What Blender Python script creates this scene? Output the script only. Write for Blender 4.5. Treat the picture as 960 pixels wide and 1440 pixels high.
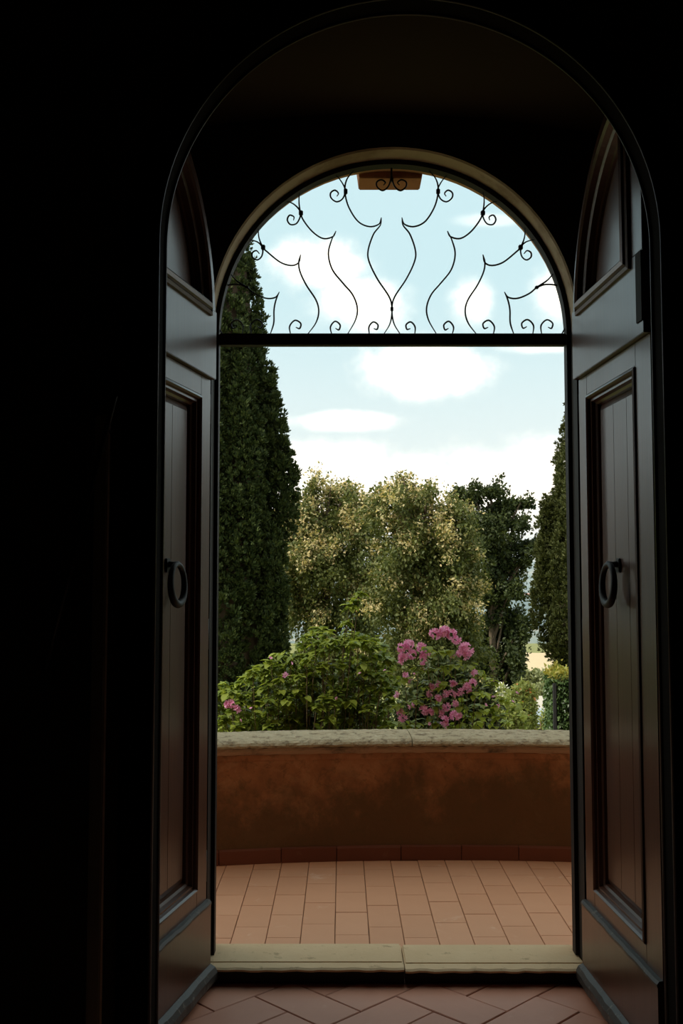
import bpy, bmesh, math, random
import numpy as np
from mathutils import Matrix, Vector

for o in list(bpy.data.objects):
    bpy.data.objects.remove(o, do_unlink=True)
random.seed(7)
RNG = np.random.default_rng(11)
SC = bpy.context.scene
COL = SC.collection

# ------------------------------------------------------------------ camera
EYE = 1.58
PITCH = math.atan(90 / 1400)
cam_data = bpy.data.cameras.new('camera')
cam_data.sensor_fit = 'VERTICAL'
cam_data.sensor_height = 36.0
cam_data.lens = 35.0
cam_data.clip_end = 6000
cam = bpy.data.objects.new('camera', cam_data)
COL.objects.link(cam)
cam.location = (0, 0, EYE)
cam.rotation_euler = (math.pi / 2 + PITCH, 0, 0)
SC.camera = cam


def ray(px, py):
    a, b = (px - 480) / 1400, (720 - py) / 1400
    c, s = math.cos(PITCH), math.sin(PITCH)
    return Vector((a, c - b * s, s + b * c))


def at(px, py, Y):
    """World point seen at photo pixel (px, py) at depth Y."""
    d = ray(px, py)
    return Vector((0, 0, EYE)) + d * (Y / d.y)


# ------------------------------------------------------------------ node helpers
class NT:
    def __init__(self, tree):
        self.t = tree
        self.l = tree.links

    def n(self, kind, **kw):
        nd = self.t.nodes.new(kind)
        for k, v in kw.items():
            setattr(nd, k, v)
        return nd

    def put(self, sock, v):
        if isinstance(v, bpy.types.NodeSocket):
            self.l.new(v, sock)
        elif v is not None:
            sock.default_value = v

    def m(self, op, a, b=None, c=None, clamp=False):
        nd = self.n('ShaderNodeMath', operation=op, use_clamp=clamp)
        for i, v in enumerate((a, b, c)):
            if v is not None:
                self.put(nd.inputs[i], v)
        return nd.outputs[0]

    def mix(self, f, a, b, mode='MIX'):
        nd = self.n('ShaderNodeMix', data_type='RGBA', blend_type=mode)
        self.put(nd.inputs[0], f)
        self.put(nd.inputs[6], a if isinstance(a, bpy.types.NodeSocket) else (*a, 1))
        self.put(nd.inputs[7], b if isinstance(b, bpy.types.NodeSocket) else (*b, 1))
        return nd.outputs[2]

    def noise(self, vec, scale, detail=3, rough=.55, dist=0):
        nd = self.n('ShaderNodeTexNoise')
        self.put(nd.inputs['Vector'], vec)
        nd.inputs['Scale'].default_value = scale
        nd.inputs['Detail'].default_value = detail
        nd.inputs['Roughness'].default_value = rough
        nd.inputs['Distortion'].default_value = dist
        return nd.outputs['Fac']

    def step(self, v, lo, hi):
        nd = self.n('ShaderNodeMapRange', interpolation_type='SMOOTHSTEP')
        self.put(nd.inputs[0], v)
        nd.inputs[1].default_value = lo
        nd.inputs[2].default_value = hi
        return nd.outputs[0]

    def scaled(self, vec, s):
        nd = self.n('ShaderNodeMapping')
        self.put(nd.inputs[0], vec)
        nd.inputs['Scale'].default_value = s
        return nd.outputs[0]


# ------------------------------------------------------------------ sky
world = bpy.data.worlds.new('sky')
SC.world = world
world.use_nodes = True
world.node_tree.nodes.clear()
W = NT(world.node_tree)
gen = W.n('ShaderNodeTexCoord').outputs['Generated']
sep = W.n('ShaderNodeSeparateXYZ')
W.l.new(gen, sep.inputs[0])
dx, dy, dz = sep.outputs
sky = W.mix(W.step(dz, 0.03, 0.30), (.90, .97, .95), (.625, .855, .905))
yy = W.m('MAXIMUM', dy, 0.05)
su, sv = W.m('DIVIDE', dx, yy), W.m('DIVIDE', dz, yy)
wob = W.m('SUBTRACT', W.noise(gen, 11, 5, .6), .5)
wob2 = W.m('SUBTRACT', W.noise(gen, 34, 4, .6), .5)
warp = W.m('ADD', W.m('MULTIPLY', wob, 1.7), W.m('MULTIPLY', wob2, .55))
cloud = None
for (px, py, rx, ry, g) in ((450, 372, 80, 46, 1), (500, 425, 75, 46, 1), (604, 522, 100, 44, 1),
                            (472, 592, 95, 15, .9), (668, 425, 36, 40, .85), (782, 420, 46, 58, 1),
                            (690, 310, 55, 10, .5), (760, 490, 70, 10, .7), (520, 700, 500, 62, 1),
                            (430, 650, 140, 34, .8), (760, 668, 170, 60, 1)):
    r = ray(px, py)
    du = W.m('MULTIPLY', W.m('SUBTRACT', su, r.x / r.y), 1400 / rx)
    dv = W.m('MULTIPLY', W.m('SUBTRACT', sv, r.z / r.y), 1400 / ry)
    d = W.m('SQRT', W.m('ADD', W.m('MULTIPLY', du, du), W.m('MULTIPLY', dv, dv)))
    d = W.m('ADD', d, warp)
    b = W.m('MULTIPLY', W.m('SUBTRACT', 1.0, W.step(d, .30, 1.40)), g)
    cloud = b if cloud is None else W.m('MAXIMUM', cloud, b)
front = W.step(dy, .72, .84)
proj = W.n('ShaderNodeCombineXYZ')
den = W.m('ADD', W.m('MAXIMUM', dz, 0), .22)
W.l.new(W.m('DIVIDE', dx, den), proj.inputs[0])
W.l.new(W.m('DIVIDE', dy, den), proj.inputs[1])
gen_cloud = W.step(W.noise(proj.outputs[0], 1.7, 5, .55), .40, .62)
inv = W.m('SUBTRACT', 1.0, front)
cl = W.m('ADD', W.m('MULTIPLY', cloud, front), W.m('MULTIPLY', gen_cloud, inv))
skyc = W.mix(W.m('POWER', cl, 2.0), sky, (1.80, 1.70, 1.52))
bg = W.n('ShaderNodeBackground')
W.l.new(skyc, bg.inputs[0])
bg.inputs[1].default_value = 1.0
W.l.new(bg.outputs[0], W.n('ShaderNodeOutputWorld').inputs[0])

# sun behind thin cloud, high over the house from the left
sd = bpy.data.lights.new('sun', 'SUN')
sd.energy = 5.2
sd.angle = math.radians(9)
sd.color = (1, .93, .80)
sun = bpy.data.objects.new('sun', sd)
COL.objects.link(sun)
sun.rotation_euler = Vector((0.62, 0.30, -0.80)).to_track_quat('-Z', 'Y').to_euler()

SC.view_settings.view_transform = 'Standard'
SC.view_settings.look = 'None'
SC.view_settings.exposure = 0.0
SC.view_settings.gamma = 1.0
SC.view_settings.use_curve_mapping = False


# ------------------------------------------------------------------ materials
def mat(name, build=None, base=(.5, .5, .5), rough=.6, spec=.5, metal=0.0):
    m = bpy.data.materials.new(name)
    m.use_nodes = True
    t = NT(m.node_tree)
    p = m.node_tree.nodes['Principled BSDF']
    p.inputs['Base Color'].default_value = (*base, 1)
    p.inputs['Roughness'].default_value = rough
    p.inputs['Specular IOR Level'].default_value = spec
    p.inputs['Metallic'].default_value = metal
    if build:
        build(t, p)
    return m


def coords(t):
    return t.n('ShaderNodeTexCoord').outputs['Object']


def bump(t, p, h, strength, dist=.01):
    b = t.n('ShaderNodeBump')
    b.inputs['Strength'].default_value = strength
    b.inputs['Distance'].default_value = dist
    t.l.new(h, b.inputs['Height'])
    t.l.new(b.outputs[0], p.inputs['Normal'])


def wood(dark, light, rough, coat=0.0):
    def f(t, p):
        c = coords(t)
        g = t.noise(t.scaled(c, (14, 14, .8)), 4, 5, .6, .4)
        w = t.noise(c, 2.2, 3)
        t.put(p.inputs['Base Color'], t.mix(t.m('ADD', t.m('MULTIPLY', g, .8), t.m('MULTIPLY', w, .2)), dark, light))
        t.put(p.inputs['Roughness'], t.m('ADD', t.m('MULTIPLY', w, .22), rough - .11))
        p.inputs['Coat Weight'].default_value = coat
        p.inputs['Coat Roughness'].default_value = .22
        p.inputs['Coat IOR'].default_value = 1.6
        bump(t, p, g, .12, .004)
    return f


def worn_wood(t, p):
    c = coords(t)
    s = t.step(t.noise(c, 26, 5, .7), .56, .72)
    base = t.mix(t.noise(c, 5), (.030, .026, .022), (.055, .048, .040))
    t.put(p.inputs['Base Color'], t.mix(s, base, (.20, .17, .13)))
    bump(t, p, s, .3, .004)


def plaster(a, b, stain=None):
    def f(t, p):
        c = coords(t)
        n = t.noise(c, 1.6, 5, .6)
        col = t.mix(n, a, b)
        if stain:
            col = t.mix(t.step(t.noise(c, 3.1, 6, .65), .5, .68), col, stain)
        t.put(p.inputs['Base Color'], col)
        bump(t, p, t.noise(c, 45, 4), .15, .004)
    return f


def parapet_render(t, p):
    c = coords(t)
    sx = t.n('ShaderNodeSeparateXYZ')
    t.l.new(c, sx.inputs[0])
    big = t.noise(t.scaled(c, (1, 1, .7)), 1.9, 6, .6, .3)
    fine = t.noise(c, 9, 6, .68)
    col = t.mix(t.noise(c, 4, 4), (.31, .125, .060), (.43, .190, .095))
    pale = t.step(t.noise(c, 4.2, 6, .7, .8), .50, .60)
    col = t.mix(t.m('MULTIPLY', pale, .45), col, (.48, .24, .13))
    # rising damp and lichen: thick along the foot, ragged upper limit
    lim = t.m('ADD', t.m('MULTIPLY', big, 1.3), t.m('MULTIPLY', fine, .45))
    damp = t.step(t.m('SUBTRACT', lim, sx.outputs[2]), .25, .60)
    col = t.mix(t.m('MULTIPLY', damp, .80), col, (.085, .055, .030))
    speck = t.step(t.noise(c, 16, 7, .75, .5), .50, .64)
    col = t.mix(t.m('MULTIPLY', speck, .45), col, (.11, .07, .035))
    t.put(p.inputs['Base Color'], col)
    bump(t, p, fine, .35, .012)


def cap_stone(t, p):
    c = coords(t)
    n = t.noise(c, 7, 6, .65)
    s = t.step(t.noise(t.scaled(c, (1, 1, 2)), 19, 6, .7, .4), .50, .64)
    col = t.mix(n, (.38, .31, .20), (.60, .52, .36))
    col = t.mix(t.m('MULTIPLY', s, .7), col, (.13, .09, .055))
    lich = t.step(t.noise(c, 24, 4, .6), .60, .70)
    col = t.mix(t.m('MULTIPLY', lich, .6), col, (.70, .64, .48))
    t.put(p.inputs['Base Color'], col)
    bump(t, p, t.noise(c, 26, 6, .7), .9, .02)


def terracotta(dark, light, scuff):
    def f(t, p):
        c = coords(t)
        oi = t.n('ShaderNodeObjectInfo')
        v = t.m('ADD', t.m('MULTIPLY', oi.outputs['Random'], .55), t.m('MULTIPLY', t.noise(c, 9, 4), .5))
        col = t.mix(v, dark, light)
        wpos = t.n('ShaderNodeNewGeometry').outputs['Position']
        s = t.step(t.noise(wpos, 6, 6, .7, .6), .60, .76)
        col = t.mix(t.m('MULTIPLY', s, scuff), col, (.84, .66, .52))
        t.put(p.inputs['Base Color'], col)
        bump(t, p, t.noise(c, 40, 4), .12, .003)
    return f


def threshold_stone(t, p):
    c = coords(t)
    col = t.mix(t.noise(c, 6, 6, .65), (.58, .40, .22), (.74, .55, .34))
    s = t.step(t.noise(c, 16, 5, .7), .58, .7)
    col = t.mix(t.m('MULTIPLY', s, .5), col, (.24, .16, .08))
    t.put(p.inputs['Base Color'], col)
    bump(t, p, t.noise(c, 30, 5, .7), .3, .006)


def leafy(cols, trans=.35, rough=.5, tint=(1.3, 1.25, .7)):
    def f(t, p):
        g = t.n('ShaderNodeNewGeometry')
        r = t.n('ShaderNodeValToRGB')
        el = r.color_ramp.elements
        for i, c in enumerate(cols):
            e = el[i] if i < 2 else el.new(1)
            e.position = i / (len(cols) - 1)
            e.color = (*c, 1)
        t.l.new(g.outputs['Random Per Island'], r.inputs[0])
        t.put(p.inputs['Base Color'], r.outputs[0])
        p.inputs['Roughness'].default_value = rough
        p.inputs['Specular IOR Level'].default_value = .18
        tr = t.n('ShaderNodeBsdfTranslucent')
        t.put(tr.inputs[0], t.mix(1, r.outputs[0], tint, 'MULTIPLY'))
        ms = t.n('ShaderNodeMixShader')
        ms.inputs[0].default_value = trans
        t.l.new(p.outputs[0], ms.inputs[1])
        t.l.new(tr.outputs[0], ms.inputs[2])
        t.l.new(ms.outputs[0], t.t.nodes['Material Output'].inputs[0])
    return f


def ground_grass(t, p):
    c = coords(t)
    t.put(p.inputs['Base Color'], t.mix(t.noise(c, .8, 6), (.10, .12, .04), (.26, .25, .10)))


def hill_mat(t, p):
    c = coords(t)
    n = t.noise(c, .012, 5, .6)
    col = t.mix(t.step(n, .45, .55), (.035, .06, .035), (.10, .12, .07))
    t.put(p.inputs['Base Color'], t.mix(t.step(t.noise(c, .02, 3), .58, .64), col, (.24, .22, .15)))


M = {
    'door': mat('varnished_walnut', wood((.046, .015, .006), (.115, .036, .014), .45, .65), spec=.3),
    'door_iron': mat('black_iron', base=(.012, .012, .013), rough=.55, metal=.3),
    'worn': mat('worn_dark_wood', worn_wood, rough=.45),
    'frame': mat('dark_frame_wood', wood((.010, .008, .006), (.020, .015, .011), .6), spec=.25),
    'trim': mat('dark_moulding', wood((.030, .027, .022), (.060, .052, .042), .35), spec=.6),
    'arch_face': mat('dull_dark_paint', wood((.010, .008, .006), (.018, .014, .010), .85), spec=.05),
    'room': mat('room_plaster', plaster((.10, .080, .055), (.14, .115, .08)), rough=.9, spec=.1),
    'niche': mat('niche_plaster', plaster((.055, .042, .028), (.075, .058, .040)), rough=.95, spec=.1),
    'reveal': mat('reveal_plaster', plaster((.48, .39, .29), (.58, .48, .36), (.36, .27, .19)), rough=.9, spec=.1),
    'facade': mat('facade_plaster', plaster((.52, .30, .16), (.62, .38, .21), (.42, .25, .14)), rough=.9, spec=.1),
    'render': mat('parapet_render', parapet_render, rough=.95, spec=.1),
    'cap': mat('cap_stone', cap_stone, rough=.95, spec=.1),
    'cap_mould': mat('coping_moulding', plaster((.34, .20, .12), (.50, .33, .22), (.09, .06, .04)), rough=.95, spec=.1),
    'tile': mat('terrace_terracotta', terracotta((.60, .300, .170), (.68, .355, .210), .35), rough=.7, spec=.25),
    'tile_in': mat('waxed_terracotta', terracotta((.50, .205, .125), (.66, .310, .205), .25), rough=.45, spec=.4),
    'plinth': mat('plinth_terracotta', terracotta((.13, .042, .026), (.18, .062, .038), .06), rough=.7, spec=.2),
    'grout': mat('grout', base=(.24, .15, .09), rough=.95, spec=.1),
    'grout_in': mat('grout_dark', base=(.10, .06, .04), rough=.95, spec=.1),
    'thresh': mat('threshold_stone', threshold_stone, rough=.8, spec=.2),
    'brick': mat('keystone_terracotta', plaster((.42, .20, .11), (.55, .28, .16), (.25, .12, .07)), rough=.9, spec=.1),
    'iron': mat('wrought_iron', base=(.018, .020, .028), rough=.5, metal=.4),
    'bark': mat('bark', plaster((.07, .050, .035), (.13, .10, .07)), rough=.95, spec=.1),
    'twig': mat('twig', plaster((.12, .085, .05), (.20, .15, .09)), rough=.9, spec=.1),
    'cypress': mat('cypress_leaf', leafy([(.020, .036, .012), (.038, .060, .018), (.080, .105, .032), (.030, .048, .018)], .12, .6)),
    'cypress2': mat('cypress_leaf_olive', leafy([(.036, .046, .014), (.062, .074, .022), (.110, .118, .038)], .12, .6)),
    'linden': mat('linden_leaf', leafy([(.060, .080, .022), (.10, .12, .036), (.17, .175, .060), (.075, .095, .028)], .3)),
    'bract_sunlit': mat('linden_bract_sunlit', leafy([(.44, .38, .19), (.58, .50, .28), (.50, .38, .19), (.40, .38, .18)], .35)),
    'oak': mat('dark_oak_leaf', leafy([(.020, .030, .010), (.036, .050, .016), (.074, .090, .028)], .2)),
    'bush': mat('shrub_leaf', leafy([(.080, .120, .018), (.14, .190, .028), (.29, .35, .060), (.10, .15, .022)], .38, .4)),
    'ivy': mat('ivy_leaf', leafy([(.035, .065, .022), (.060, .105, .036), (.10, .15, .052)], .2, .35)),
    'ivy_top': mat('ivy_young_leaf', leafy([(.26, .26, .06), (.40, .34, .09), (.20, .26, .07)], .4)),
    'pale': mat('pale_shrub_leaf', leafy([(.22, .27, .085), (.33, .36, .13), (.28, .33, .11)], .4)),
    'olive': mat('grey_shrub_leaf', leafy([(.16, .18, .085), (.22, .24, .12), (.28, .29, .15)], .3)),
    'white': mat('white_petal', leafy([(.75, .75, .70), (.8, .8, .78)], .3)),
    'orange': mat('orange_petal', leafy([(.75, .26, .08), (.80, .40, .20)], .3)),
    'pink': mat('pink_petal', leafy([(.84, .30, .60), (.88, .40, .68), (.94, .54, .78), (.80, .32, .55)], .35, .6, (1.05, 1, .95))),
    'grass': mat('garden_grass', ground_grass, rough=.95, spec=.1),
    'gravel': mat('pale_gravel', plaster((.36, .33, .28), (.46, .42, .36)), rough=.95, spec=.1),
    'field': mat('dry_field', plaster((.42, .33, .20), (.50, .40, .26)), rough=.95, spec=.1),
    'hill': mat('wooded_hill', hill_mat, rough=.95, spec=.1),
    'stone': mat('pale_stone', plaster((.55, .52, .46), (.66, .63, .56)), rough=.9, spec=.1),
    'paint_dark': mat('dark_paint', base=(.015, .017, .02), rough=.3),
    'glass': mat('smoky_glass', base=(.35, .42, .48), rough=.08, spec=.8),
    'rubber': mat('rubber', base=(.012, .012, .012), rough=.8),
    'house': mat('house_wall', plaster((.70, .52, .42), (.76, .58, .47)), rough=.9),
    'roof': mat('roof_tile', plaster((.45, .20, .12), (.52, .25, .16)), rough=.9),
}


# ------------------------------------------------------------------ object helpers
def tag(o, label=None, cat=None, group=None, kind=None):
    if label: o['label'] = label
    if cat: o['category'] = cat
    if group: o['group'] = group
    if kind: o['kind'] = kind
    return o


def empty(name, loc=(0, 0, 0), label=None, cat=None, group=None, kind=None):
    o = bpy.data.objects.new(name, None)
    o.empty_display_size = .05
    o.location = loc
    COL.objects.link(o)
    return tag(o, label, cat, group, kind)


def wloc(o):
    v = Vector((0, 0, 0))
    while o:
        v += Vector(o.location)
        o = o.parent
    return v


def link(name, me, m, parent=None, loc=None):
    o = bpy.data.objects.new(name, me)
    if m and not me.materials:
        me.materials.append(M[m])
    COL.objects.link(o)
    if parent:
        o.parent = parent
    if loc is not None:
        o.location = loc
    return o


class MB:
    """Collects world-space geometry, then links it as one mesh object with its origin at the parent's."""
    def __init__(self):
        self.v, self.f = [], []

    def add(self, vs, fs):
        b = len(self.v)
        self.v += [tuple(x) for x in vs]
        self.f += [tuple(b + i for i in q) for q in fs]
        return self

    def box(self, a, b):
        (x0, y0, z0), (x1, y1, z1) = a, b
        return self.add([(x0, y0, z0), (x1, y0, z0), (x1, y1, z0), (x0, y1, z0), (x0, y0, z1), (x1, y0, z1), (x1, y1, z1), (x0, y1, z1)],
                        [(0, 3, 2, 1), (4, 5, 6, 7), (0, 1, 5, 4), (1, 2, 6, 5), (2, 3, 7, 6), (3, 0, 4, 7)])

    def rings(self, rings, close=True, caps=True):
        n = len(rings[0])
        vs = [p for r in rings for p in r]
        fs = []
        for i in range(len(rings) - 1):
            for j in range(n if close else n - 1):
                k = (j + 1) % n
                fs.append((i * n + j, i * n + k, (i + 1) * n + k, (i + 1) * n + j))
        if caps and close:
            fs.append(tuple(range(n))[::-1])
            fs.append(tuple((len(rings) - 1) * n + j for j in range(n)))
        return self.add(vs, fs)

    def tube(self, pts, rad, n=6):
        pts = [Vector(p) for p in pts]
        rr = rad if isinstance(rad, (list, tuple)) else [rad] * len(pts)
        rings, up = [], None
        for i, p in enumerate(pts):
            t = (pts[min(i + 1, len(pts) - 1)] - pts[max(i - 1, 0)]).normalized()
            if up is None:
                up = t.orthogonal().normalized()
            up = (up - t * up.dot(t))
            up = up.normalized() if up.length > 1e-6 else t.orthogonal().normalized()
            s = t.cross(up)
            rings.append([p + (up * math.cos(a) + s * math.sin(a)) * rr[i] for a in [2 * math.pi * k / n for k in range(n)]])
        return self.rings(rings)

    def build(self, name, m, parent=None, smooth=False, bevel=0, fix=True):
        off = wloc(parent) if parent else Vector((0, 0, 0))
        me = bpy.data.meshes.new(name)
        me.from_pydata([tuple(Vector(v) - off) for v in self.v], [], self.f)
        if fix:
            bm = bmesh.new()
            bm.from_mesh(me)
            bmesh.ops.recalc_face_normals(bm, faces=bm.faces)
            if bevel:
                bmesh.ops.bevel(bm, geom=[e for e in bm.edges if len(e.link_faces) == 2 and e.calc_face_angle(0) > .6],
                                offset=bevel, segments=2, affect='EDGES', clamp_overlap=True)
            bm.to_mesh(me)
            bm.free()
        if smooth:
            me.polygons.foreach_set('use_smooth', [True] * len(me.polygons))
        return link(name, me, m, parent)


def tri_mesh(name, V, F):
    me = bpy.data.meshes.new(name)
    V = np.asarray(V, dtype=np.float32)
    F = np.asarray(F, dtype=np.int32)
    me.vertices.add(len(V))
    me.vertices.foreach_set('co', V.ravel())
    me.loops.add(len(F) * 3)
    me.loops.foreach_set('vertex_index', F.ravel())
    me.polygons.add(len(F))
    me.polygons.foreach_set('loop_start', np.arange(0, len(F) * 3, 3, dtype=np.int32))
    me.polygons.foreach_set('loop_total', np.full(len(F), 3, dtype=np.int32))
    me.update(calc_edges=True)
    return me


def struct(o, label):
    return tag(o, label, None, None, 'structure')


# ------------------------------------------------------------------ shell of the house
X0 = .213                    # axis of the doorway
ROOM_X = (-2.7, 3.1)
ROOM_TOP = 4.4


def arch_pts(r, spring, n=40, cx=X0):
    return [(cx - r * math.cos(math.pi * i / n), spring + r * math.sin(math.pi * i / n)) for i in range(n + 1)]


def arch_wall(mb, x0, x1, z0, z1, r, spring, y0, y1, n=40):
    mb.box((x0, y0, z0), (X0 - r, y1, z1))
    mb.box((X0 + r, y0, z0), (x1, y1, z1))
    pts = arch_pts(r, spring, n)
    for (ax, az), (bx, bz) in zip(pts, pts[1:]):
        vs = [(ax, y0, az), (bx, y0, bz), (bx, y0, z1), (ax, y0, z1), (ax, y1, az), (bx, y1, bz), (bx, y1, z1), (ax, y1, z1)]
        mb.add(vs, [(0, 1, 2, 3), (4, 7, 6, 5), (0, 4, 5, 1), (3, 2, 6, 7)])
    return mb


SPR_F, R_F = 2.587, .7485        # outer doorway
SPR_N, R_N = 2.623, .771         # inner arch
FRONT0, FRONT1 = 3.98, 4.22

wi = arch_wall(MB(), -5, 6, 0, 8.2, R_F, SPR_F, FRONT0, 4.14).build('wall_front', 'niche', fix=False)
struct(wi, 'thick house wall pierced by the arched garden doorway')
# pale plastered soffit and jambs of the doorway, a thin lining of the opening
m = MB()
line = arch_pts(R_F, SPR_F, 48)
line2 = arch_pts(R_F - .006, SPR_F, 48)
m.rings([[(a[0], FRONT0 - .003, a[1]), (b[0], FRONT0 + .006, b[1]), (b[0], 4.14, b[1]), (a[0], 4.14, a[1])] for a, b in zip(line, line2)])
m.build('reveal', 'reveal', wi)
m = arch_wall(MB(), -5, 6, -3.0, 8.2, R_F - .001, SPR_F, 4.14, FRONT1)
m.build('facade', 'facade', wi, fix=False)

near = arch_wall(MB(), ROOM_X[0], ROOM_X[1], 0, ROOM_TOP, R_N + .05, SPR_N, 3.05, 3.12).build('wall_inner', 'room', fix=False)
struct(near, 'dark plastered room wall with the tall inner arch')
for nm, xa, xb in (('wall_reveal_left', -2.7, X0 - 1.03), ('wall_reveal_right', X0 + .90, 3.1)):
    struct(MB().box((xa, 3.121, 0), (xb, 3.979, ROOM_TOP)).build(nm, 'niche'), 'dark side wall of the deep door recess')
# shallow vault of the recess
n = 24
xa_, xb_, sag = X0 - 1.05, X0 + .92, .10
pts = [(xa_ + (xb_ - xa_) * i / n, 3.375 + sag * (1 - ((2 * i / n) - 1) ** 2)) for i in range(n + 1)]
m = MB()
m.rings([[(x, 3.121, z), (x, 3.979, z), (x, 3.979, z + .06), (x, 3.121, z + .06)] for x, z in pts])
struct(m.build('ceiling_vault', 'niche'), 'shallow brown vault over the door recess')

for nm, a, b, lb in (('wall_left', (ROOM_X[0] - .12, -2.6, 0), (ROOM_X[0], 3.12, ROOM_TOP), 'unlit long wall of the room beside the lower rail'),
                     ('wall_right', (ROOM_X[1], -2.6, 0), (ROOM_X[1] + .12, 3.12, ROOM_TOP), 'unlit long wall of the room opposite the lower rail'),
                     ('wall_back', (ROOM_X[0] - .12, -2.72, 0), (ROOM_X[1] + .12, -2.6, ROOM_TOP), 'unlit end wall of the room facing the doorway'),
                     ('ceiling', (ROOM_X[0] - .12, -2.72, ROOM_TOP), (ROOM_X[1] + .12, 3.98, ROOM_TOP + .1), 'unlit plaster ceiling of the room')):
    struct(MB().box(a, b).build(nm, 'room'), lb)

# inner floor: herringbone terracotta tiles on a mortar bed
TILE_W = .147
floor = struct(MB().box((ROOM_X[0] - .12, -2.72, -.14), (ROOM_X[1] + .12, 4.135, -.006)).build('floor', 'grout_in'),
               'terracotta tiled room floor laid in herringbone')


def slab_mesh(name, w, l, h, g=.003, bev=.003):
    m = MB().box((-w / 2 + g, -l / 2 + g, -h), (w / 2 - g, l / 2 - g, 0))
    me = bpy.data.meshes.new(name)
    me.from_pydata(m.v, [], m.f)
    bm = bmesh.new(); bm.from_mesh(me)
    bmesh.ops.recalc_face_normals(bm, faces=bm.faces)
    top = [e for e in bm.edges if all(v.co.z > -h * .5 for v in e.verts)]
    bmesh.ops.bevel(bm, geom=top, offset=bev, segments=1, affect='EDGES')
    bm.to_mesh(me); bm.free()
    return me


TILE_IN = .188
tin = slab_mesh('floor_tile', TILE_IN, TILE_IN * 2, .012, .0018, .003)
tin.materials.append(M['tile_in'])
R2 = math.sqrt(.5)
for i in range(-30, 60):
    for j in range(-40, 60):
        k = (i - j) % 4
        if k == 0:
            cx, cy, rot = i + 1, j + .5, math.pi / 2
        elif k == 3:
            cx, cy, rot = i + .5, j + 1, 0
        else:
            continue
        x = (cx - cy) * R2 * TILE_IN + .070
        y = (cx + cy) * R2 * TILE_IN + 3.464
        if not (X0 - .98 < x < X0 + .98 and 2.35 < y < 4.08):
            continue
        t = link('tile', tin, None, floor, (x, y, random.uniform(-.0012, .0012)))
        t.rotation_euler = (random.uniform(-.003, .003), random.uniform(-.003, .003), rot + math.pi / 4 + random.uniform(-.006, .006))

# threshold of two worn stones
th = empty('trim_threshold', (X0, 4.08, 0), kind='structure')
th['label'] = 'worn two-piece stone threshold step under the doorway'
for xa, xb, sk in ((X0 - .742, X0 + .030, .0), (X0 + .034, X0 + .742, .004)):
    m = MB()
    m.box((xa, 4.018, .003), (xb, 4.219, .066 - sk))
    s = m.build('threshold_stone', 'thresh', th, bevel=.006)
    m = MB()
    N = 26
    rr = []
    for i in range(N + 1):
        x = xa + (xb - xa) * i / N
        w = .004 * math.sin(i * 1.7 + sk * 900) + random.uniform(-.003, .003)
        rr.append([(x, 3.955 + w, .052 - sk), (x, 3.952 + w, .060 - sk), (x, 3.962 + w, .0655 - sk), (x, 4.014, .0655 - sk), (x, 4.014, .050 - sk)])
    m.rings(rr)
    m.build('nosing', 'thresh', s)
    MB().box((xa, 3.972, .003), (xb, 4.014, .049 - sk)).build('riser', 'frame', s)  # near-black wood colour puts the shade under the nosing into the riser

# terrace
ter = struct(MB().box((-2.6, 4.221, -.30), (3.4, 6.05, .026)).build('floor_terrace', 'grout'), 'terrace floor of pale terracotta tiles outside the doorway')
TZ = .036
tout = slab_mesh('terrace_tile', TILE_W, .288, .009, .0016, .002)
tout.materials.append(M['tile'])
PC, PR = Vector((.55, -1.255, 0)), 6.80       # plan circle of the curved parapet


def par_y(x, r):
    return PC.y + math.sqrt(r * r - (x - PC.x) ** 2)


offs = {}
for i in range(-12, 15):
    x = .119 + TILE_W * (i + .5)
    ph = (.144 if i % 2 else 0) + random.uniform(-.03, .03)
    for j in range(-1, 6):
        y = 4.235 + ph + .288 * (j + .5) - .288
        if y < 4.20 or y > 5.60:
            continue
        if y - .144 < 4.224:
            y0 = 4.224
            l = y + .144 - y0
            if l < .03:
                continue
            o = link('tile', tout, None, ter, (x, y0 + l / 2, TZ))
            o.scale = (1, l / .288, 1)
        else:
            o = link('tile', tout, None, ter, (x, y, TZ + random.uniform(-.0008, .0008)))
        o.rotation_euler = (random.uniform(-.002, .002), random.uniform(-.002, .002), random.uniform(-.004, .004))

# curved parapet
par = empty('wall_parapet', (X0, 5.6, TZ), kind='structure')
par['label'] = 'low curved terrace parapet of stained orange render with stone coping'


def arc(mb, prof, xa, xb, n, jit=0):
    """Sweep a (radius offset, z) profile along the parapet circle."""
    a0, a1 = math.asin((xa - PC.x) / PR), math.asin((xb - PC.x) / PR)
    rr = []
    for i in range(n + 1):
        a = a0 + (a1 - a0) * i / n
        ring = []
        for q, (dr, z) in enumerate(prof):
            jr = random.uniform(-jit, jit); jz = random.uniform(-jit, jit) * .6
            ring.append((PC.x + (PR + dr + jr) * math.sin(a), PC.y + (PR + dr + jr) * math.cos(a), z + jz))
        rr.append(ring)
    return mb.rings(rr)


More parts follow.
